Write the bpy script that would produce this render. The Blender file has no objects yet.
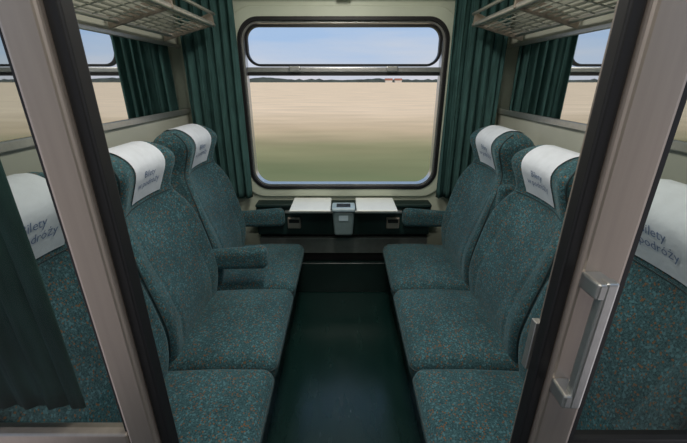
import bpy, bmesh, math, random
from mathutils import Vector, Matrix, noise
random.seed(3)
S=bpy.context.scene
S.view_settings.view_transform='Standard'
S.view_settings.look='None'
COL=S.collection

# ---------------------------------------------------------------- materials
def nt(name):
    m=bpy.data.materials.new(name); m.use_nodes=True
    t=m.node_tree; b=t.nodes['Principled BSDF']
    return m,t,b
def simple(name,col,rough=.5,metal=0,var=.0,scale=20,bump=0,spec=.5,stretch=(1,1,1)):
    m,t,b=nt(name)
    b.inputs['Base Color'].default_value=(*col,1)
    b.inputs['Roughness'].default_value=rough
    b.inputs['Metallic'].default_value=metal
    b.inputs['Specular IOR Level'].default_value=spec
    tc=t.nodes.new('ShaderNodeTexCoord'); mp=t.nodes.new('ShaderNodeMapping')
    mp.inputs['Scale'].default_value=stretch
    n=t.nodes.new('ShaderNodeTexNoise'); n.inputs['Scale'].default_value=scale; n.inputs['Detail'].default_value=4
    t.links.new(tc.outputs['Object'],mp.inputs['Vector']); t.links.new(mp.outputs[0],n.inputs['Vector'])
    if var>0:
        r=t.nodes.new('ShaderNodeValToRGB')
        r.color_ramp.elements[0].position=.3; r.color_ramp.elements[1].position=.7
        r.color_ramp.elements[0].color=(*[c*(1-var) for c in col],1)
        r.color_ramp.elements[1].color=(*[min(1,c*(1+var)) for c in col],1)
        t.links.new(n.outputs['Fac'],r.inputs[0]); t.links.new(r.outputs[0],b.inputs['Base Color'])
    if bump>0:
        bp=t.nodes.new('ShaderNodeBump'); bp.inputs['Strength'].default_value=bump; bp.inputs['Distance'].default_value=.004
        t.links.new(n.outputs['Fac'],bp.inputs['Height']); t.links.new(bp.outputs[0],b.inputs['Normal'])
    return m
def fabric(name,base,dark,speck,amount=.5,scale=150):
    m,t,b=nt(name); L=t.links.new
    tc=t.nodes.new('ShaderNodeTexCoord')
    n1=t.nodes.new('ShaderNodeTexNoise'); n1.inputs['Scale'].default_value=scale; n1.inputs['Detail'].default_value=2
    n2=t.nodes.new('ShaderNodeTexNoise'); n2.inputs['Scale'].default_value=6; n2.inputs['Detail'].default_value=3
    v=t.nodes.new('ShaderNodeTexVoronoi'); v.inputs['Scale'].default_value=scale*.85
    for q in (n1,n2,v): L(tc.outputs['Object'],q.inputs['Vector'])
    r=t.nodes.new('ShaderNodeValToRGB'); r.color_ramp.elements[0].position=.36; r.color_ramp.elements[1].position=.64
    r.color_ramp.elements[0].color=(*dark,1); r.color_ramp.elements[1].color=(*base,1)
    L(n1.outputs['Fac'],r.inputs[0])
    sp=t.nodes.new('ShaderNodeSeparateColor'); L(v.outputs['Color'],sp.inputs[0])
    gt=t.nodes.new('ShaderNodeMath'); gt.operation='GREATER_THAN'; gt.inputs[1].default_value=1-amount*.4; L(sp.outputs[0],gt.inputs[0])
    lt=t.nodes.new('ShaderNodeMath'); lt.operation='LESS_THAN'; lt.inputs[1].default_value=.52; L(v.outputs['Distance'],lt.inputs[0])
    mu=t.nodes.new('ShaderNodeMath'); mu.operation='MULTIPLY'; L(gt.outputs[0],mu.inputs[0]); L(lt.outputs[0],mu.inputs[1])
    mx=t.nodes.new('ShaderNodeMix'); mx.data_type='RGBA'; L(mu.outputs[0],mx.inputs[0]); L(r.outputs[0],mx.inputs[6]); mx.inputs[7].default_value=(*speck,1)
    g2=t.nodes.new('ShaderNodeMath'); g2.operation='LESS_THAN'; g2.inputs[1].default_value=.12; L(sp.outputs[1],g2.inputs[0])
    m2=t.nodes.new('ShaderNodeMix'); m2.data_type='RGBA'; L(g2.outputs[0],m2.inputs[0]); L(mx.outputs[2],m2.inputs[6]); m2.inputs[7].default_value=(base[0]*1.35,base[1]*1.35,base[2]*1.4,1)
    mr=t.nodes.new('ShaderNodeMapRange'); mr.inputs[1].default_value=.3; mr.inputs[2].default_value=.7; mr.inputs[3].default_value=.78; mr.inputs[4].default_value=1.25
    L(n2.outputs['Fac'],mr.inputs[0])
    mm=t.nodes.new('ShaderNodeMix'); mm.data_type='RGBA'; mm.blend_type='MULTIPLY'; mm.inputs[0].default_value=1
    cb=t.nodes.new('ShaderNodeCombineColor')
    for i in range(3): L(mr.outputs[0],cb.inputs[i])
    L(m2.outputs[2],mm.inputs[6]); L(cb.outputs[0],mm.inputs[7]); L(mm.outputs[2],b.inputs['Base Color'])
    b.inputs['Roughness'].default_value=.9; b.inputs['Specular IOR Level'].default_value=.12
    b.inputs['Sheen Weight'].default_value=.18; b.inputs['Sheen Roughness'].default_value=.5
    b.inputs['Sheen Tint'].default_value=(.6,.92,.98,1)
    bp=t.nodes.new('ShaderNodeBump'); bp.inputs['Strength'].default_value=.35; bp.inputs['Distance'].default_value=.0015
    L(n1.outputs['Fac'],bp.inputs['Height']); L(bp.outputs[0],b.inputs['Normal'])
    return m
M_seat=fabric('seat_fabric',(.054,.122,.136),(.021,.052,.062),(.17,.09,.042),.40,200)
M_pipe=simple('seat_piping',(.018,.036,.040),.7)
M_cloth=simple('antimacassar_cotton',(.74,.79,.85),.9,var=.04,scale=22,bump=.7)
M_ink=simple('blue_print',(.16,.23,.38),.8)
M_curt=simple('curtain_cloth',(.045,.104,.098),.85,var=.25,scale=40,bump=.3,spec=.2,stretch=(1,1,.2))
M_cream=simple('cream_laminate',(.57,.62,.50),.45,var=.04,scale=5)
M_wall=simple('wall_laminate',(.45,.46,.39),.5,var=.05,scale=4)
M_dgreen=simple('dark_green_panel',(.010,.026,.024),.35,var=.15,scale=8)
M_black=simple('black_rubber',(.008,.008,.009),.5)
M_alu=simple('champagne_aluminium',(.43,.37,.32),.42,metal=.7,var=.06,scale=60,bump=.03,stretch=(1,1,.05))
M_alu2=simple('brushed_aluminium',(.60,.60,.58),.33,metal=.85,var=.06,scale=60)
M_kick=simple('kick_plate_metal',(.22,.25,.24),.3,metal=.5,var=.08,scale=30)
M_steel=simple('rack_steel',(.42,.43,.38),.4,metal=.6,var=.05)
M_table=simple('table_laminate',(.92,.95,.90),.4,var=.02)
M_bin=simple('bin_plastic',(.16,.22,.23),.35,var=.1)
M_bin2=simple('bin_lid',(.42,.54,.60),.35,var=.1)
M_ceil=simple('ceiling_paint',(.6,.6,.52),.6,var=.03)
M_leather=simple('brown_leather',(.20,.065,.03),.5,var=.3,bump=.3)
M_tree=simple('tree_foliage',(.06,.07,.055),.9,var=.4,scale=.05)
M_roof=simple('roof_tiles',(.35,.12,.06),.8,var=.1,scale=1)
M_plaster=simple('house_plaster',(.6,.55,.48),.8,var=.1,scale=1)
# floor
M_floor,t,b=nt('green_linoleum'); L=t.links.new
tc=t.nodes.new('ShaderNodeTexCoord'); n=t.nodes.new('ShaderNodeTexNoise'); n.inputs['Scale'].default_value=5; n.inputs['Detail'].default_value=8
mp=t.nodes.new('ShaderNodeMapping'); mp.inputs['Scale'].default_value=(3,.8,1); L(tc.outputs['Object'],mp.inputs[0]); L(mp.outputs[0],n.inputs['Vector'])
r=t.nodes.new('ShaderNodeValToRGB'); r.color_ramp.elements[0].color=(.005,.020,.018,1); r.color_ramp.elements[1].color=(.009,.034,.030,1)
L(n.outputs['Fac'],r.inputs[0]); L(r.outputs[0],b.inputs['Base Color'])
mr=t.nodes.new('ShaderNodeMapRange'); mr.inputs[3].default_value=.16; mr.inputs[4].default_value=.34; L(n.outputs['Fac'],mr.inputs[0]); L(mr.outputs[0],b.inputs['Roughness'])
b.inputs['Specular IOR Level'].default_value=.6
# mirror
M_mirror=simple('mirror_silver',(.80,.82,.82),.02,metal=1)
# glass
def glassmat(name,tint,ior=1.45):
    m=bpy.data.materials.new(name); m.use_nodes=True; t=m.node_tree; t.nodes.clear(); L=t.links.new
    o=t.nodes.new('ShaderNodeOutputMaterial'); tr=t.nodes.new('ShaderNodeBsdfTransparent'); tr.inputs[0].default_value=(*tint,1)
    g=t.nodes.new('ShaderNodeBsdfGlossy'); g.inputs['Roughness'].default_value=.01
    f=t.nodes.new('ShaderNodeLayerWeight'); f.inputs[0].default_value=.12
    mn=t.nodes.new('ShaderNodeMath'); mn.operation='MULTIPLY'; mn.inputs[1].default_value=ior; L(f.outputs[0],mn.inputs[0])
    mx=t.nodes.new('ShaderNodeMixShader'); L(mn.outputs[0],mx.inputs[0]); L(tr.outputs[0],mx.inputs[1]); L(g.outputs[0],mx.inputs[2]); L(mx.outputs[0],o.inputs[0])
    return m
M_glass=glassmat('window_glass',(.96,.97,.97),.8)
M_dglass=glassmat('door_glass',(.72,.75,.73),.7)
def emis(name,col,st):
    m,t,b=nt(name); b.inputs['Emission Color'].default_value=(*col,1); b.inputs['Emission Strength'].default_value=st; return m
M_lamp=emis('lamp_diffuser',(1,.93,.82),3)
# field
M_field,t,b=nt('wheat_field'); L=t.links.new
tc=t.nodes.new('ShaderNodeTexCoord'); sx=t.nodes.new('ShaderNodeSeparateXYZ'); L(tc.outputs['Object'],sx.inputs[0])
mp=t.nodes.new('ShaderNodeMapping'); mp.inputs['Scale'].default_value=(.14,.45,1); L(tc.outputs['Object'],mp.inputs[0])
n=t.nodes.new('ShaderNodeTexNoise'); n.inputs['Scale'].default_value=1.0; n.inputs['Detail'].default_value=4; L(mp.outputs[0],n.inputs['Vector'])
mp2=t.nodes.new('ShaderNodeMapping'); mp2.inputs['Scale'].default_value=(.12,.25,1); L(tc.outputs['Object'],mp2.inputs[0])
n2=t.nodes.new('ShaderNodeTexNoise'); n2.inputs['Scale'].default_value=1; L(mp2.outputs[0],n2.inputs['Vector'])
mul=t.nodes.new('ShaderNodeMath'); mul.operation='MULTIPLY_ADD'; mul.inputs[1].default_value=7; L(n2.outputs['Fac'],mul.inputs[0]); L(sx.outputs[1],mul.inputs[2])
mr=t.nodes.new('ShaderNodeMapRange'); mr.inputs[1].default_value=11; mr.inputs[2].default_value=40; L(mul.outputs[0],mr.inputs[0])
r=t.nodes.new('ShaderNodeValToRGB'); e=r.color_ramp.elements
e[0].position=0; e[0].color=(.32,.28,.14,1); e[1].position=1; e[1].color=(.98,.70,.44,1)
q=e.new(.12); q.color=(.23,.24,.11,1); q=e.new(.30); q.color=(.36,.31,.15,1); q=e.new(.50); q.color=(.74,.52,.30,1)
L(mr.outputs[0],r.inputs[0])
mr2=t.nodes.new('ShaderNodeMapRange'); mr2.inputs[1].default_value=.3; mr2.inputs[2].default_value=.7; mr2.inputs[3].default_value=.90; mr2.inputs[4].default_value=1.08; L(n.outputs['Fac'],mr2.inputs[0])
cb=t.nodes.new('ShaderNodeCombineColor'); [L(mr2.outputs[0],cb.inputs[i]) for i in range(3)]
mm=t.nodes.new('ShaderNodeMix'); mm.data_type='RGBA'; mm.blend_type='MULTIPLY'; mm.inputs[0].default_value=1
L(r.outputs[0],mm.inputs[6]); L(cb.outputs[0],mm.inputs[7]); L(mm.outputs[2],b.inputs['Base Color']); b.inputs['Roughness'].default_value=1; b.inputs['Specular IOR Level'].default_value=0

# ---------------------------------------------------------------- helpers
def mk(name,verts,faces,mat,parent=None,smooth=False,loc=(0,0,0),rotz=0):
    me=bpy.data.meshes.new(name); me.from_pydata([tuple(v) for v in verts],[],faces)
    bm=bmesh.new(); bm.from_mesh(me); bmesh.ops.recalc_face_normals(bm,faces=bm.faces); bm.to_mesh(me); bm.free()
    for m in (mat if isinstance(mat,list) else [mat]): me.materials.append(m)
    if smooth:
        for p in me.polygons: p.use_smooth=True
    o=bpy.data.objects.new(name,me); COL.objects.link(o); o.location=loc; o.rotation_euler[2]=rotz
    if parent: o.parent=parent
    return o
def empty(name,loc=(0,0,0),rotz=0):
    o=bpy.data.objects.new(name,None); COL.objects.link(o); o.location=loc; o.rotation_euler[2]=rotz; o.empty_display_size=.1; return o
def box(name,x0,x1,y0,y1,z0,z1,mat,parent=None,bev=0):
    cx,cy,cz=(x0+x1)/2,(y0+y1)/2,(z0+z1)/2; a,b_,c=abs(x1-x0)/2,abs(y1-y0)/2,abs(z1-z0)/2
    v=[(sx*a,sy*b_,sz*c) for sx in(-1,1) for sy in(-1,1) for sz in(-1,1)]
    f=[(0,1,3,2),(4,6,7,5),(0,4,5,1),(2,3,7,6),(0,2,6,4),(1,5,7,3)]
    o=mk(name,v,f,mat,parent,loc=(cx,cy,cz))
    if bev>0:
        md=o.modifiers.new('b','BEVEL'); md.width=bev; md.segments=3; md.limit_method='ANGLE'
    return o
def rbox(name,c,h,r,mat,parent=None,n=16,fn=None,rotm=None):
    """rounded pillow box built from a warped subdivided cube"""
    def axis(hh):
        rr=min(r,hh*.999); pts=[]
        k=6
        for i in range(k+1): pts.append(-(hh-rr)-rr*math.tan(math.pi/4*(1-i/k)))
        m=max(2,n//2)
        for i in range(1,m): pts.append(-(hh-rr)+2*(hh-rr)*i/m)
        for i in range(k+1): pts.append((hh-rr)+rr*math.tan(math.pi/4*i/k))
        return pts
    A=[axis(hh) for hh in h]; N=[len(a)-1 for a in A]
    idx={}; verts=[]; faces=[]
    def vid(i,j,k):
        key=(i,j,k)
        if key not in idx:
            p=Vector((A[0][i],A[1][j],A[2][k]))
            inn=Vector([max(-(h[q]-min(r,h[q]*.999)),min(h[q]-min(r,h[q]*.999),p[q])) for q in range(3)])
            d=p-inn
            if d.length>1e-9: d=d.normalized()*min(r,min(h)*.999)
            p=inn+d
            if fn: p=Vector(fn(p))
            if rotm: p=rotm@p
            idx[key]=len(verts); verts.append(p)
        return idx[key]
    for ax in range(3):
        u,v=[q for q in range(3) if q!=ax]
        for side in (0,N[ax]):
            for i in range(N[u]):
                for j in range(N[v]):
                    qs=[]
                    for (a,b_) in((i,j),(i+1,j),(i+1,j+1),(i,j+1)):
                        t_=[0,0,0]; t_[ax]=side; t_[u]=a; t_[v]=b_; qs.append(vid(*t_))
                    faces.append(tuple(qs))
    return mk(name,verts,faces,mat,parent,True,loc=c)
def tube(name,pts,rad,mat,parent=None,cyclic=False,res=3):
    cu=bpy.data.curves.new(name,'CURVE'); cu.dimensions='3D'; cu.bevel_depth=rad; cu.bevel_resolution=res; cu.use_fill_caps=True
    sp=cu.splines.new('POLY'); sp.points.add(len(pts)-1)
    for i,p in enumerate(pts): sp.points[i].co=(*p,1)
    sp.use_cyclic_u=cyclic
    cu.materials.append(mat)
    o=bpy.data.objects.new(name,cu); COL.objects.link(o)
    if parent: o.parent=parent
    return o
def multitube(name,polys,rad,mat,parent=None):
    cu=bpy.data.curves.new(name,'CURVE'); cu.dimensions='3D'; cu.bevel_depth=rad; cu.bevel_resolution=2; cu.use_fill_caps=True
    for pts in polys:
        sp=cu.splines.new('POLY'); sp.points.add(len(pts)-1)
        for i,p in enumerate(pts): sp.points[i].co=(*p,1)
    cu.materials.append(mat); o=bpy.data.objects.new(name,cu); COL.objects.link(o)
    if parent: o.parent=parent
    return o
def rrect(cx,cz,hw,hh,r,n=10):
    pts=[]
    for (sx,sz,a0) in((1,1,0),(-1,1,90),(-1,-1,180),(1,-1,270)):
        for i in range(n+1):
            a=math.radians(a0+90*i/n)
            pts.append((cx+sx*(hw-r)+r*math.cos(a),cz+sz*(hh-r)+r*math.sin(a)))
    return pts
def ring(name,outer,inner,y0,y1,mat,parent=None,smooth=False,bev=0):
    n=len(outer); v=[]
    for (x,z) in outer: v.append((x,y0,z))
    for (x,z) in inner: v.append((x,y0,z))
    for (x,z) in outer: v.append((x,y1,z))
    for (x,z) in inner: v.append((x,y1,z))
    f=[]
    for i in range(n):
        j=(i+1)%n
        f+=[(i,j,n+j,n+i),(2*n+i,3*n+i,3*n+j,2*n+j),(i,2*n+i,2*n+j,j),(n+i,n+j,3*n+j,3*n+i)]
    o=mk(name,v,f,mat,parent)
    if bev:
        md=o.modifiers.new('b','BEVEL'); md.width=bev; md.segments=3; md.limit_method='ANGLE'; md.angle_limit=math.radians(50)
    return o
def pane(name,loop,y,mat,parent=None):
    return mk(name,[(x,y,z) for x,z in loop],[tuple(range(len(loop)))],mat,parent)

YW=2.40   # window wall
XW=1.0    # side walls
YD=.49    # door plane
# ---------------------------------------------------------------- shell
box('floor',-1.25,1.25,-.55,YW+.12,-.06,0,M_floor)
box('ceiling',-1.25,1.25,-.55,YW+.12,2.30,2.36,M_ceil)
box('wall_left',-XW-.06,-XW,YD+.05,YW,0,2.3,M_wall)
box('wall_right',XW,XW+.06,YD+.05,YW,0,2.3,M_wall)
box('wall_corridor',-1.25,1.25,-.61,-.55,0,2.3,M_dgreen)
WZ,WHH,WHW=1.325,.515,.625
ring('wall_far',rrect(0,1.15,1.25,1.15,.0005),rrect(0,WZ,WHW+.012,WHH+.012,.13),YW,YW+.10,M_cream)
# window
win=empty('window_1',(0,0,0))
ring('inner_frame',rrect(0,WZ,.69,.580,.15),rrect(0,WZ,WHW,WHH,.12),YW-.022,YW,M_cream,win,bev=.008)
ring('rubber_gasket',rrect(0,WZ,WHW+.009,WHH+.009,.13),rrect(0,WZ,WHW-.010,WHH-.010,.112),YW-.028,YW+.06,M_black,win)
ring('aluminium_rim',rrect(0,WZ,WHW-.0105,WHH-.0105,.112),rrect(0,WZ,WHW-.022,WHH-.022,.10),YW-.005,YW+.06,M_alu2,win)
pane('lower_glass',rrect(0,WZ-.13,WHW-.02,WHH-.15,.08),YW+.045,M_glass,win)
# upper vent
ring('vent_frame',rrect(0,1.697,WHW-.026,.116,.085),rrect(0,1.697,WHW-.041,.102,.07),YW+.005,YW+.04,M_black,win)
pane('vent_glass',rrect(0,1.697,WHW-.035,.108,.075),YW+.03,M_glass,win)
box('vent_bar',-WHW+.026,WHW-.026,YW-.008,YW+.05,1.548,1.576,M_alu2,win,bev=.004)
box('vent_bar_seal',-WHW+.026,WHW-.026,YW,YW+.05,1.528,1.5475,M_black,win)
for i,x in enumerate((-.30,.30)):
    box('vent_handle_%d'%(i+1),x-.035,x+.035,YW-.028,YW-.009,1.550,1.582,M_alu2,win,bev=.006)
box('trim_1',-.97,.97,YW-.045,YW-.005,1.945,1.985,M_alu,bev=.006)
sg=empty('emergency_sign',(0,YW-.055,1.968))
box('plate',-.04,.04,-.004,.004,-.03,.03,M_cream,sg,bev=.003)
box('pictogram',-.018,.018,-.007,-.0045,-.014,.014,M_dgreen,sg)

# curtains ---------------------------------------------------
def curtain(name,x0,x1,y,z0,z1,folds,amp,mat,gather=0,seed=0):
    nx,nz=folds*14,26; v=[];f=[]
    for k in range(nz+1):
        w=k/nz; z=z0+(z1-z0)*w
        for i in range(nx+1):
            u=i/nx
            g=1-gather*math.sin(math.pi*min(1,w*1.15))**2
            x=x0+(x1-x0)*u*g
            ph=2*math.pi*folds*u+.6*math.sin(3*w+seed)+.5*math.sin(5*u+seed*2+w)
            yy=y+amp*(math.sin(ph)+.35*math.sin(2.3*ph+seed+w*2))*(.75+.35*(1-w))
            x+=amp*.5*math.cos(ph*1.1+seed)*.6
            v.append((x,yy,z))
    for k in range(nz):
        for i in range(nx):
            a=k*(nx+1)+i; f.append((a,a+1,a+nx+2,a+nx+1))
    o=mk(name,v,f,mat,None,True)
    md=o.modifiers.new('s','SOLIDIFY'); md.thickness=.002
    return o
curtain('window_curtain',-.955,-.63,YW-.075,.755,1.98,6,.018,M_curt,.0,1)
curtain('window_curtain',.955,.63,YW-.075,.755,1.98,6,.018,M_curt,.0,2.2)
curtain('door_curtain',-.965,-.51,YD+.031,.90,2.0,9,.0045,M_curt,0,.5)

# mirrors + trims on both side walls ------------------------------
for s,nm in((-1,'left'),(1,'right')):
    m=empty('partition_mirror',(s*XW,0,0))
    box('mirror_pane',-s*.006,-s*.001,YD+.08,YW-.005,1.335,1.68,M_mirror,m)
    box('bottom_rail',-s*.014,-s*.0005,YD+.08,YW-.005,1.305,1.334,M_alu2,m,bev=.003)
    box('top_rail',-s*.014,-s*.0005,YD+.08,YW-.005,1.681,1.700,M_alu2,m,bev=.003)

# luggage racks ------------------------------------------------------
for s in(-1,1):
    rk=empty('luggage_rack',(0,0,0))
    y0,y1=.62,2.22
    def P(q,y,dz=0):
        return (s*(.983-.265*q),y,1.722+.062*q+dz)
    rails=[[P(q,y0),P(q,y1)] for q in(.28,.40,.52,.64,.76,.88)]
    multitube('slats',rails,.0045,M_steel,rk)
    tube('front_rail',[P(1,y0),P(1,y1)],.013,M_alu2,rk)
    tube('front_lip_rail',[P(1.04,y0,.05),P(1.04,y1,.05)],.008,M_alu2,rk)
    tube('back_rail',[P(.14,y0),P(.14,y1)],.010,M_alu2,rk)
    cross=[[P(.14,y0+i*.1),P(1,y0+i*.1)] for i in range(17)]
    multitube('cross_wires',cross,.003,M_steel,rk)
    for i,y in enumerate((.66,1.17,1.69,2.19)):
        v=[];pr=[(0,-.020),(0,.03),(.14,.018),(1.04,.055),(1.06,-.010),(.5,-.014)]
        for yy in(y-.006,y+.006):
            for q,dz in pr: v.append(P(q,yy,dz))
        n_=len(pr); f=[tuple(range(n_)),tuple(range(2*n_-1,n_-1,-1))]+[(a,(a+1)%n_,n_+(a+1)%n_,n_+a) for a in range(n_)]
        mk('bracket_%d'%(i+1),v,f,M_alu,rk)
bag=empty('leather_bag',(.82,1.33,1.83))
rbox('body',(0,0,0),(.075,.11,.055),.035,M_leather,bag,n=8)
tube('handle',[(0,-.05,.05),(0,-.035,.085),(0,0,.1),(0,.035,.085),(0,.05,.05)],.006,M_leather,bag)

# ---------------------------------------------------------------- seats
ST=[ # z, front p, back p, width, wing
 (.36,.300,.06,.53,.004),(.48,.325,.05,.545,.012),(.60,.330,.04,.555,.024),(.72,.300,.035,.560,.038),
 (.84,.256,.03,.560,.056),(.93,.224,.03,.540,.064),(1.00,.198,.035,.490,.060),(1.06,.184,.04,.418,.045),
 (1.12,.205,.05,.405,.036),(1.19,.230,.055,.425,.034),(1.24,.228,.06,.425,.030),(1.28,.216,.065,.415,.026)]
def interp(z):
    if z<=ST[0][0]: return ST[0][1:]
    if z>=ST[-1][0]: return ST[-1][1:]
    for i in range(len(ST)-1):
        if ST[i][0]<=z<=ST[i+1][0]:
            t_=(z-ST[i][0])/(ST[i+1][0]-ST[i][0]); out=[]
            for k in range(1,5):
                p0=ST[max(i-1,0)][k];p1=ST[i][k];p2=ST[i+1][k];p3=ST[min(i+2,len(ST)-1)][k]
                out.append(.5*((2*p1)+(-p0+p2)*t_+(2*p0-5*p1+4*p2-p3)*t_*t_+(-p0+3*p1-3*p2+p3)*t_**3))
            return out
ZT=1.28; RT=.075
def section(z):
    pf,pb,w,wing=interp(z)
    if z>ZT-RT:
        k=math.sqrt(max(0,1-((z-(ZT-RT))/RT)**2)); mid=.5*(pf+pb)
        pf=mid+(pf+0-mid)*k; pb=mid+(pb-mid)*k; w=w-.12*(1-k); wing*=k
    return pf,pb,w,wing
def front(z,y):
    pf,pb,w,wing=section(z); r=min(.045,(pf+wing-pb)*.5)
    a=abs(y); hw=w/2
    p=pf+wing*(min(1,a/hw))**2.6
    if .5<z<1.03: p-=.007*math.exp(-((a-.175)/.010)**2)
    e=a-(hw-r)
    if e>0: p-=r*(1-math.sqrt(max(0,1-(min(e,r)/max(r,1e-6))**2)))
    return p
zs=[.36+.0300*i for i in range(32)]; zs=[z for z in zs if z<ZT-RT-.005]
zs+=[ZT-RT+RT*math.sin(math.pi/2*i/9) for i in range(10)]
def back_mesh():
    v=[];rows=[]
    NF=64
    for z in zs:
        pf,pb,w,wing=section(z); hw=w/2; row=[]
        for i in range(NF+1):
            y=-hw*math.cos(math.pi*i/NF)
            row.append((front(z,y),y,z))
        pe=front(z,hw)
        r2=min(.03,(pe-pb)*.49)
        for i in range(1,4): row.append((pe+(pb+r2-pe)*i/3,hw,z))
        for i in range(1,4):
            a=math.pi/2*i/3; row.append((pb+r2*(1-math.sin(a)),hw-r2*(1-math.cos(a)),z))
        row.append((pb,0,z))
        for i in range(3,0,-1):
            a=math.pi/2*i/3; row.append((pb+r2*(1-math.sin(a)),-hw+r2*(1-math.cos(a)),z))
        for i in range(3,0,-1): row.append((pe+(pb+r2-pe)*i/3,-hw,z))
        rows.append(row)
    n=len(rows[0]); f=[]
    for row in rows: v+=row
    for k in range(len(rows)-1):
        for i in range(n):
            j=(i+1)%n; f.append((k*n+i,k*n+j,(k+1)*n+j,(k+1)*n+i))
    f.append(tuple(range(n-1,-1,-1))); f.append(tuple((len(rows)-1)*n+i for i in range(n)))
    return v,f
BV,BF=back_mesh()
def cloth_mesh():
    v=[];f=[];NY=14
    zb=1.075
    zz=[zb+i*(ZT-RT-zb)/7 for i in range(8)]+[ZT-RT+RT*math.sin(math.pi/2*i/9)*.999 for i in range(1,10)]
    rows=[]
    for k,z in enumerate(zz):
        hw=.110+.012*(k/len(zz))
        zo=.005*max(0,(z-(ZT-RT))/RT)
        rows.append([(front(z,-hw+2*hw*i/NY)+.005,-hw+2*hw*i/NY,z+zo) for i in range(NY+1)])
    for z in [ZT-RT+RT*math.sin(math.pi/2*i/6)*.999 for i in range(5,-1,-1)]+[1.17,1.12]:
        pb=section(z)[1]; hw=.122; zo=.005*max(0,(z-(ZT-RT))/RT)
        rows.append([(pb-.005,-hw+2*hw*i/NY,z+zo) for i in range(NY+1)])
    for r_ in rows: v+=r_
    for k in range(len(rows)-1):
        for i in range(NY):
            a=k*(NY+1)+i; f.append((a,a+1,a+NY+2,a+NY+1))
    return v,f
CV,CF=cloth_mesh()
def text_mesh():
    out=[];fs=[]
    for s_,z0,size in(("Bilety",1.165,.038),("w podróży",1.128,.036)):
        cu=bpy.data.curves.new('t','FONT'); cu.body=s_; cu.size=size; cu.align_x='CENTER'; cu.resolution_u=2
        o=bpy.data.objects.new('t',cu); COL.objects.link(o)
        bpy.context.view_layer.update()
        me=bpy.data.meshes.new_from_object(o.evaluated_get(bpy.context.evaluated_depsgraph_get()))
        bm=bmesh.new(); bm.from_mesh(me); bmesh.ops.triangulate(bm,faces=bm.faces)
        b0=len(out)
        for vv in bm.verts:
            y=vv.co.x; z=z0+vv.co.y
            out.append((front(z,y)+.0068,y,z))
        for ff in bm.faces: fs.append(tuple(b0+q.index for q in ff.verts))
        bm.free(); bpy.data.objects.remove(o)
    return out,fs
TV,TF=text_mesh()
def seat(side,yc,arms,hs=1.0):
    s=empty('train_seat',(side*XW,yc,0),0 if side<0 else math.pi)
    fl=1 if side<0 else -1
    def sc(vs): return [(x,y,z if z<.5 else .5+(z-.5)*hs) for x,y,z in vs]
    mk('backrest',sc(BV),BF,M_seat,s,True)
    mk('antimacassar',sc(CV),CF,M_cloth,s,True)
    mk('antimacassar_print',sc(TV),TF,M_ink,s)
    def crown(p):
        x,y,z=p
        u=max(-1,min(1,y/.28)); w=max(-1,min(1,x/.235))
        k=(1-u*u)*(1-w**4)
        zz=z+(.030*k if z>0 else 0)-.012*max(0,-w)*(z>0)
        if z<0: x=x-.02*max(0,w)*(-z/.07)
        return (x,y,zz)
    rbox('cushion',(.495,0,.390),(.235,.2815,.070),.046,M_seat,s,n=16,fn=crown)
    box('base_panel',.02,.655,-.2835,.2835,.0,.315,M_dgreen,s)
    lp=[]
    for (x,y) in rrect(0,0,.2355,.282,.046,8):
        lp.append((.495+x,y,.390+.024))
    tube('cushion_piping',lp,.003,M_pipe,s,cyclic=True)
    for sg_ in(-1,1):
        pl=[]
        for z in [z for z in zs if .46<z<ZT-.01]:
            hw=section(z)[2]/2; y=sg_*(hw-.004)
            pl.append((front(z,y)+.001,y,z))
        tube('piping_%d'%(1 if sg_<0 else 2),sc(pl),.0035,M_pipe,s)
    hwn=section(1.055)[2]/2-.006
    tube('neck_seam',sc([(front(1.055,-hwn+2*hwn*i/24)-.0005,-hwn+2*hwn*i/24,1.055) for i in range(25)]),.0028,M_pipe,s)
    for i,(off,up) in enumerate(arms):
        yy=off*fl
        if up:
            rbox('armrest_%d'%(i+1),(.205,yy,.84),(.040,.026,.19),.022,M_seat,s,n=6)
        else:
            def taper(p):
                x,y,z=p; u=(x+.17)/.34
                return (x,y*(.9+.22*u),z*(.95+.2*u)+.018*u)
            rbox('armrest_%d'%(i+1),(.412,yy,.622),(.190,.035,.056),.034,M_seat,s,n=8,fn=taper)
    return s
Y1,Y2,Y3=.815,1.385,1.955
seat(-1,Y1,[(.285,True)],.98); seat(-1,Y2,[(.285,False)],.975); seat(-1,Y3,[(.300,False)],.985)
seat(1,Y1,[(.285,True)],.96); seat(1,Y2,[(.285,True)],.955); seat(1,Y3,[(.300,False)],.975)

# ---------------------------------------------------------------- under-window unit
ub=empty('heater_cabinet',(0,0,0))
YB=YW-.003
box('upper_panel',-.60,.60,2.30,YB,.49,.695,M_dgreen,ub,bev=.006)
box('ledge',-.60,.60,2.285,YB,.697,.716,M_dgreen,ub,bev=.005)
box('upper_strip',-.40,.40,2.285,2.2995,.655,.672,M_alu2,ub,bev=.002)
box('kick_plate',-.60,.60,2.33,YB,.33,.45,M_kick,ub,bev=.004)
box('kick_groove',-.60,.60,2.36,YB,.26,.33,M_black,ub)
box('recess',-.60,.60,2.37,YB,.45,.49,M_black,ub)
box('lower_step',-.60,.60,2.325,YB,.0,.25,M_dgreen,ub,bev=.01)
for i,x in enumerate((-.34,.34)):
    box('ashtray_%d'%(i+1),x-.045,x+.045,2.275,2.2995,.545,.625,M_alu,ub,bev=.006)
    box('ashtray_flap_%d'%(i+1),x-.036,x+.036,2.268,2.2745,.59,.615,M_black,ub,bev=.002)
for s in(-1,1):
    tb=empty('folding_table',(s*.212,2.230,.735))
    rbox('top',(0,0,0),(.130,.133,.0095),.009,M_table,tb,n=4)
    box('edge_band',-.131,.131,-.1345,-.1315,-.006,.004,M_alu2,tb)
    box('hinge',-.10,.10,.075,.125,-.017,-.0105,M_alu2,tb,bev=.002)
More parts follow.
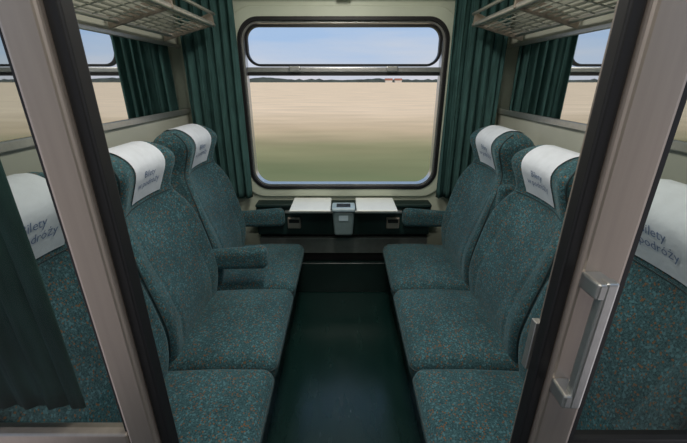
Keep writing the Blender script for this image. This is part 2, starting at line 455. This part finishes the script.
bn=empty('waste_bin',(0,2.225,.525))
def bt(p):
    x,y,z=p; k=.82+.18*(z+.1)/.2; return (x*k,y*k,z)
rbox('body',(0,0,.095),(.074,.054,.088),.02,M_bin,bn,n=6,fn=bt)
rbox('lid',(0,-.008,.198),(.077,.064,.014),.012,M_bin2,bn,n=6)
box('lid_opening',-.045,.045,-.045,.02,.2122,.2145,M_black,bn)
box('bin_label',-.03,.03,-.0560,-.0525,.12,.155,M_bin2,bn)

# ---------------------------------------------------------------- corridor partition (left) with fixed glazing
def glass_sheet(name,x0,x1,y,z0,z1,par):
    mk(name,[(x0,y,z0),(x1,y,z0),(x1,y,z1),(x0,y,z1)],[(0,1,2,3)],M_dglass,par)
pt=empty('window_2',(0,0,0))
box('stile_inner',-.404,-.352,YD-.02,YD+.02,0,2.12,M_alu,pt,bev=.006)
box('door_seal',-.352,-.332,YD-.010,YD+.018,0,2.12,M_black,pt,bev=.004)
box('glass_seal',-.411,-.404,YD-.012,YD+.008,.885,2.0,M_black,pt)
box('bottom_rail',-1.25,-.404,YD-.02,YD+.01,.83,.885,M_alu,pt,bev=.005)
box('lower_panel',-1.25,-.404,YD-.012,YD+.008,0,.83,M_cream,pt)
box('top_rail',-1.25,-.404,YD-.02,YD+.01,2.0,2.12,M_alu,pt,bev=.005)
glass_sheet('glass',-1.25,-.408,YD-.003,.88,2.01,pt)
box('wall_near',-1.25,1.25,YD-.02,YD+.04,2.121,2.30,M_cream)
# sliding door, parked on the right
dr=empty('door_1',(0,0,0))
box('lead_stile',.344,.412,YD-.035,YD-.002,.02,2.11,M_alu,dr,bev=.007)
box('lead_seal',.324,.344,YD-.026,YD-.002,.02,2.11,M_black,dr,bev=.004)
box('glass_seal',.412,.422,YD-.028,YD-.008,.885,2.0,M_black,dr)
box('bottom_rail',.412,1.20,YD-.035,YD-.002,.82,.875,M_alu,dr,bev=.005)
box('bottom_seal',.412,1.12,YD-.028,YD-.008,.875,.885,M_black,dr)
box('lower_panel',.412,1.20,YD-.028,YD-.008,.02,.82,M_cream,dr)
box('top_rail',.412,1.20,YD-.035,YD-.002,2.0,2.11,M_alu,dr,bev=.005)
box('rear_stile',1.12,1.20,YD-.034,YD-.003,.83,2.0,M_alu,dr,bev=.005)
glass_sheet('glass',.418,1.14,YD-.018,.88,2.01,dr)
# handle
hx=.364; hy=YD-.066
box('handle_grip',hx-.008,hx+.011,hy-.009,hy+.009,1.015,1.245,M_alu2,dr,bev=.004)
for i,z in enumerate((1.028,1.230)):
    box('handle_mount_%d'%(i+1),hx-.018,hx+.0105,hy-.0085,YD-.034,z-.013,z+.013,M_alu2,dr,bev=.004)
jb=empty('door_jamb',(0,0,0))
box('post',.338,.395,YD+.002,YD+.022,0,2.12,M_alu,jb,bev=.004)
box('side_panel',.395,1.25,YD+.004,YD+.018,0,.84,M_cream,jb)
box('latch_plate',.324,.3375,YD+.004,YD+.020,1.02,1.12,M_alu2,jb,bev=.002)

# ---------------------------------------------------------------- lamps
lf=empty('corridor_fill_lamp',(0,1.35,2.285))
box('housing',-.12,.12,-.45,.45,-.01,.015,M_alu2,lf,bev=.005)
rbox('diffuser',(0,0,-.025),(.10,.42,.018),.015,M_lamp,lf,n=4)
corridor_fill=empty('corridor_fill_lamp',(0,-.05,2.285))  # unseen corridor fixture, added to light the compartment from the camera side
box('housing',-.45,.45,-.10,.10,-.01,.015,M_alu2,corridor_fill,bev=.005)
rbox('diffuser',(0,0,-.025),(.42,.08,.018),.015,M_lamp,corridor_fill,n=4)
def area(name,loc,sx,sy,power,col,par=None,rot=(0,0,0)):
    l=bpy.data.lights.new(name,'AREA'); l.shape='RECTANGLE'; l.size=sx; l.size_y=sy; l.energy=power; l.color=col
    o=bpy.data.objects.new(name,l); COL.objects.link(o); o.location=loc; o.rotation_euler=rot
    if par: o.parent=par
    return o
area('tube_light',(0,0,-.05),.2,.84,13.5,(1,.95,.87),lf)
area('tube_light',(0,0,-.05),.84,.16,10,(1,.95,.87),corridor_fill)

# ---------------------------------------------------------------- outside
mk('ground',[(-900,3.2,0),(900,3.2,0),(900,900,0),(-900,900,0)],[(0,1,2,3)],M_field,loc=(0,0,-1.35))
v=[];f=[];n_=260
for i in range(n_+1):
    x=-850+1700*i/n_
    h=3.5+8*max(0,noise.noise(Vector((x*.012,3,0))))+4*abs(noise.noise(Vector((x*.09,7,0))))
    y=620
    v+=[(x,y,-1.4),(x,y+3,-1.4+h),(x,y+10,-1.4)]
for i in range(n_):
    a=3*i; f+=[(a,a+3,a+4,a+1),(a+1,a+4,a+5,a+2)]
mk('distant_treeline',v,f,M_tree,smooth=True)
for (x,y) in((66,560),(82,575)):
    fh=empty('farmhouse',(x,y,-1.35))
    box('walls',-5,5,-4,4,0,3.2,M_plaster,fh)
    mk('roof',[(-5.6,-4.6,3.21),(5.6,-4.6,3.21),(5.6,4.6,3.21),(-5.6,4.6,3.21),(-5.6,0,5.8),(5.6,0,5.8)],[(0,1,5,4),(3,4,5,2),(0,4,3),(1,2,5),(0,3,2,1)],M_roof,fh)
sun=bpy.data.lights.new('sun','SUN'); sun.energy=2.2; sun.angle=.2; sun.color=(1,.88,.74)
so=bpy.data.objects.new('sun',sun); COL.objects.link(so); so.rotation_euler=(math.radians(50),0,math.radians(15))
# world
w=bpy.data.worlds.new('sky'); S.world=w; w.use_nodes=True; t=w.node_tree; bg=t.nodes['Background']; L=t.links.new
tc=t.nodes.new('ShaderNodeTexCoord'); sx=t.nodes.new('ShaderNodeSeparateXYZ'); L(tc.outputs['Generated'],sx.inputs[0])
mp=t.nodes.new('ShaderNodeMapping'); mp.inputs['Scale'].default_value=(1.5,1.5,14); L(tc.outputs['Generated'],mp.inputs[0])
n=t.nodes.new('ShaderNodeTexNoise'); n.inputs['Scale'].default_value=2; n.inputs['Detail'].default_value=5; L(mp.outputs[0],n.inputs['Vector'])
ma=t.nodes.new('ShaderNodeMath'); ma.operation='MULTIPLY_ADD'; ma.inputs[1].default_value=.20; L(n.outputs['Fac'],ma.inputs[0]); L(sx.outputs[2],ma.inputs[2])
r=t.nodes.new('ShaderNodeValToRGB'); e=r.color_ramp.elements
e[0].position=.07; e[0].color=(.68,.64,.68,1); e[1].position=.6; e[1].color=(.26,.42,.68,1)
q=e.new(.14); q.color=(.52,.58,.69,1); q=e.new(.22); q.color=(.37,.51,.73,1)
L(ma.outputs[0],r.inputs[0]); L(r.outputs[0],bg.inputs[0]); bg.inputs[1].default_value=1.08

# camera
cam=bpy.data.cameras.new('camera'); co=bpy.data.objects.new('camera',cam); COL.objects.link(co)
cam.sensor_width=36; cam.lens=18.66; cam.clip_start=.02; cam.clip_end=3000
co.location=(0,0,1.5); co.rotation_euler=(math.radians(90-21.6),0,0)
S.camera=co
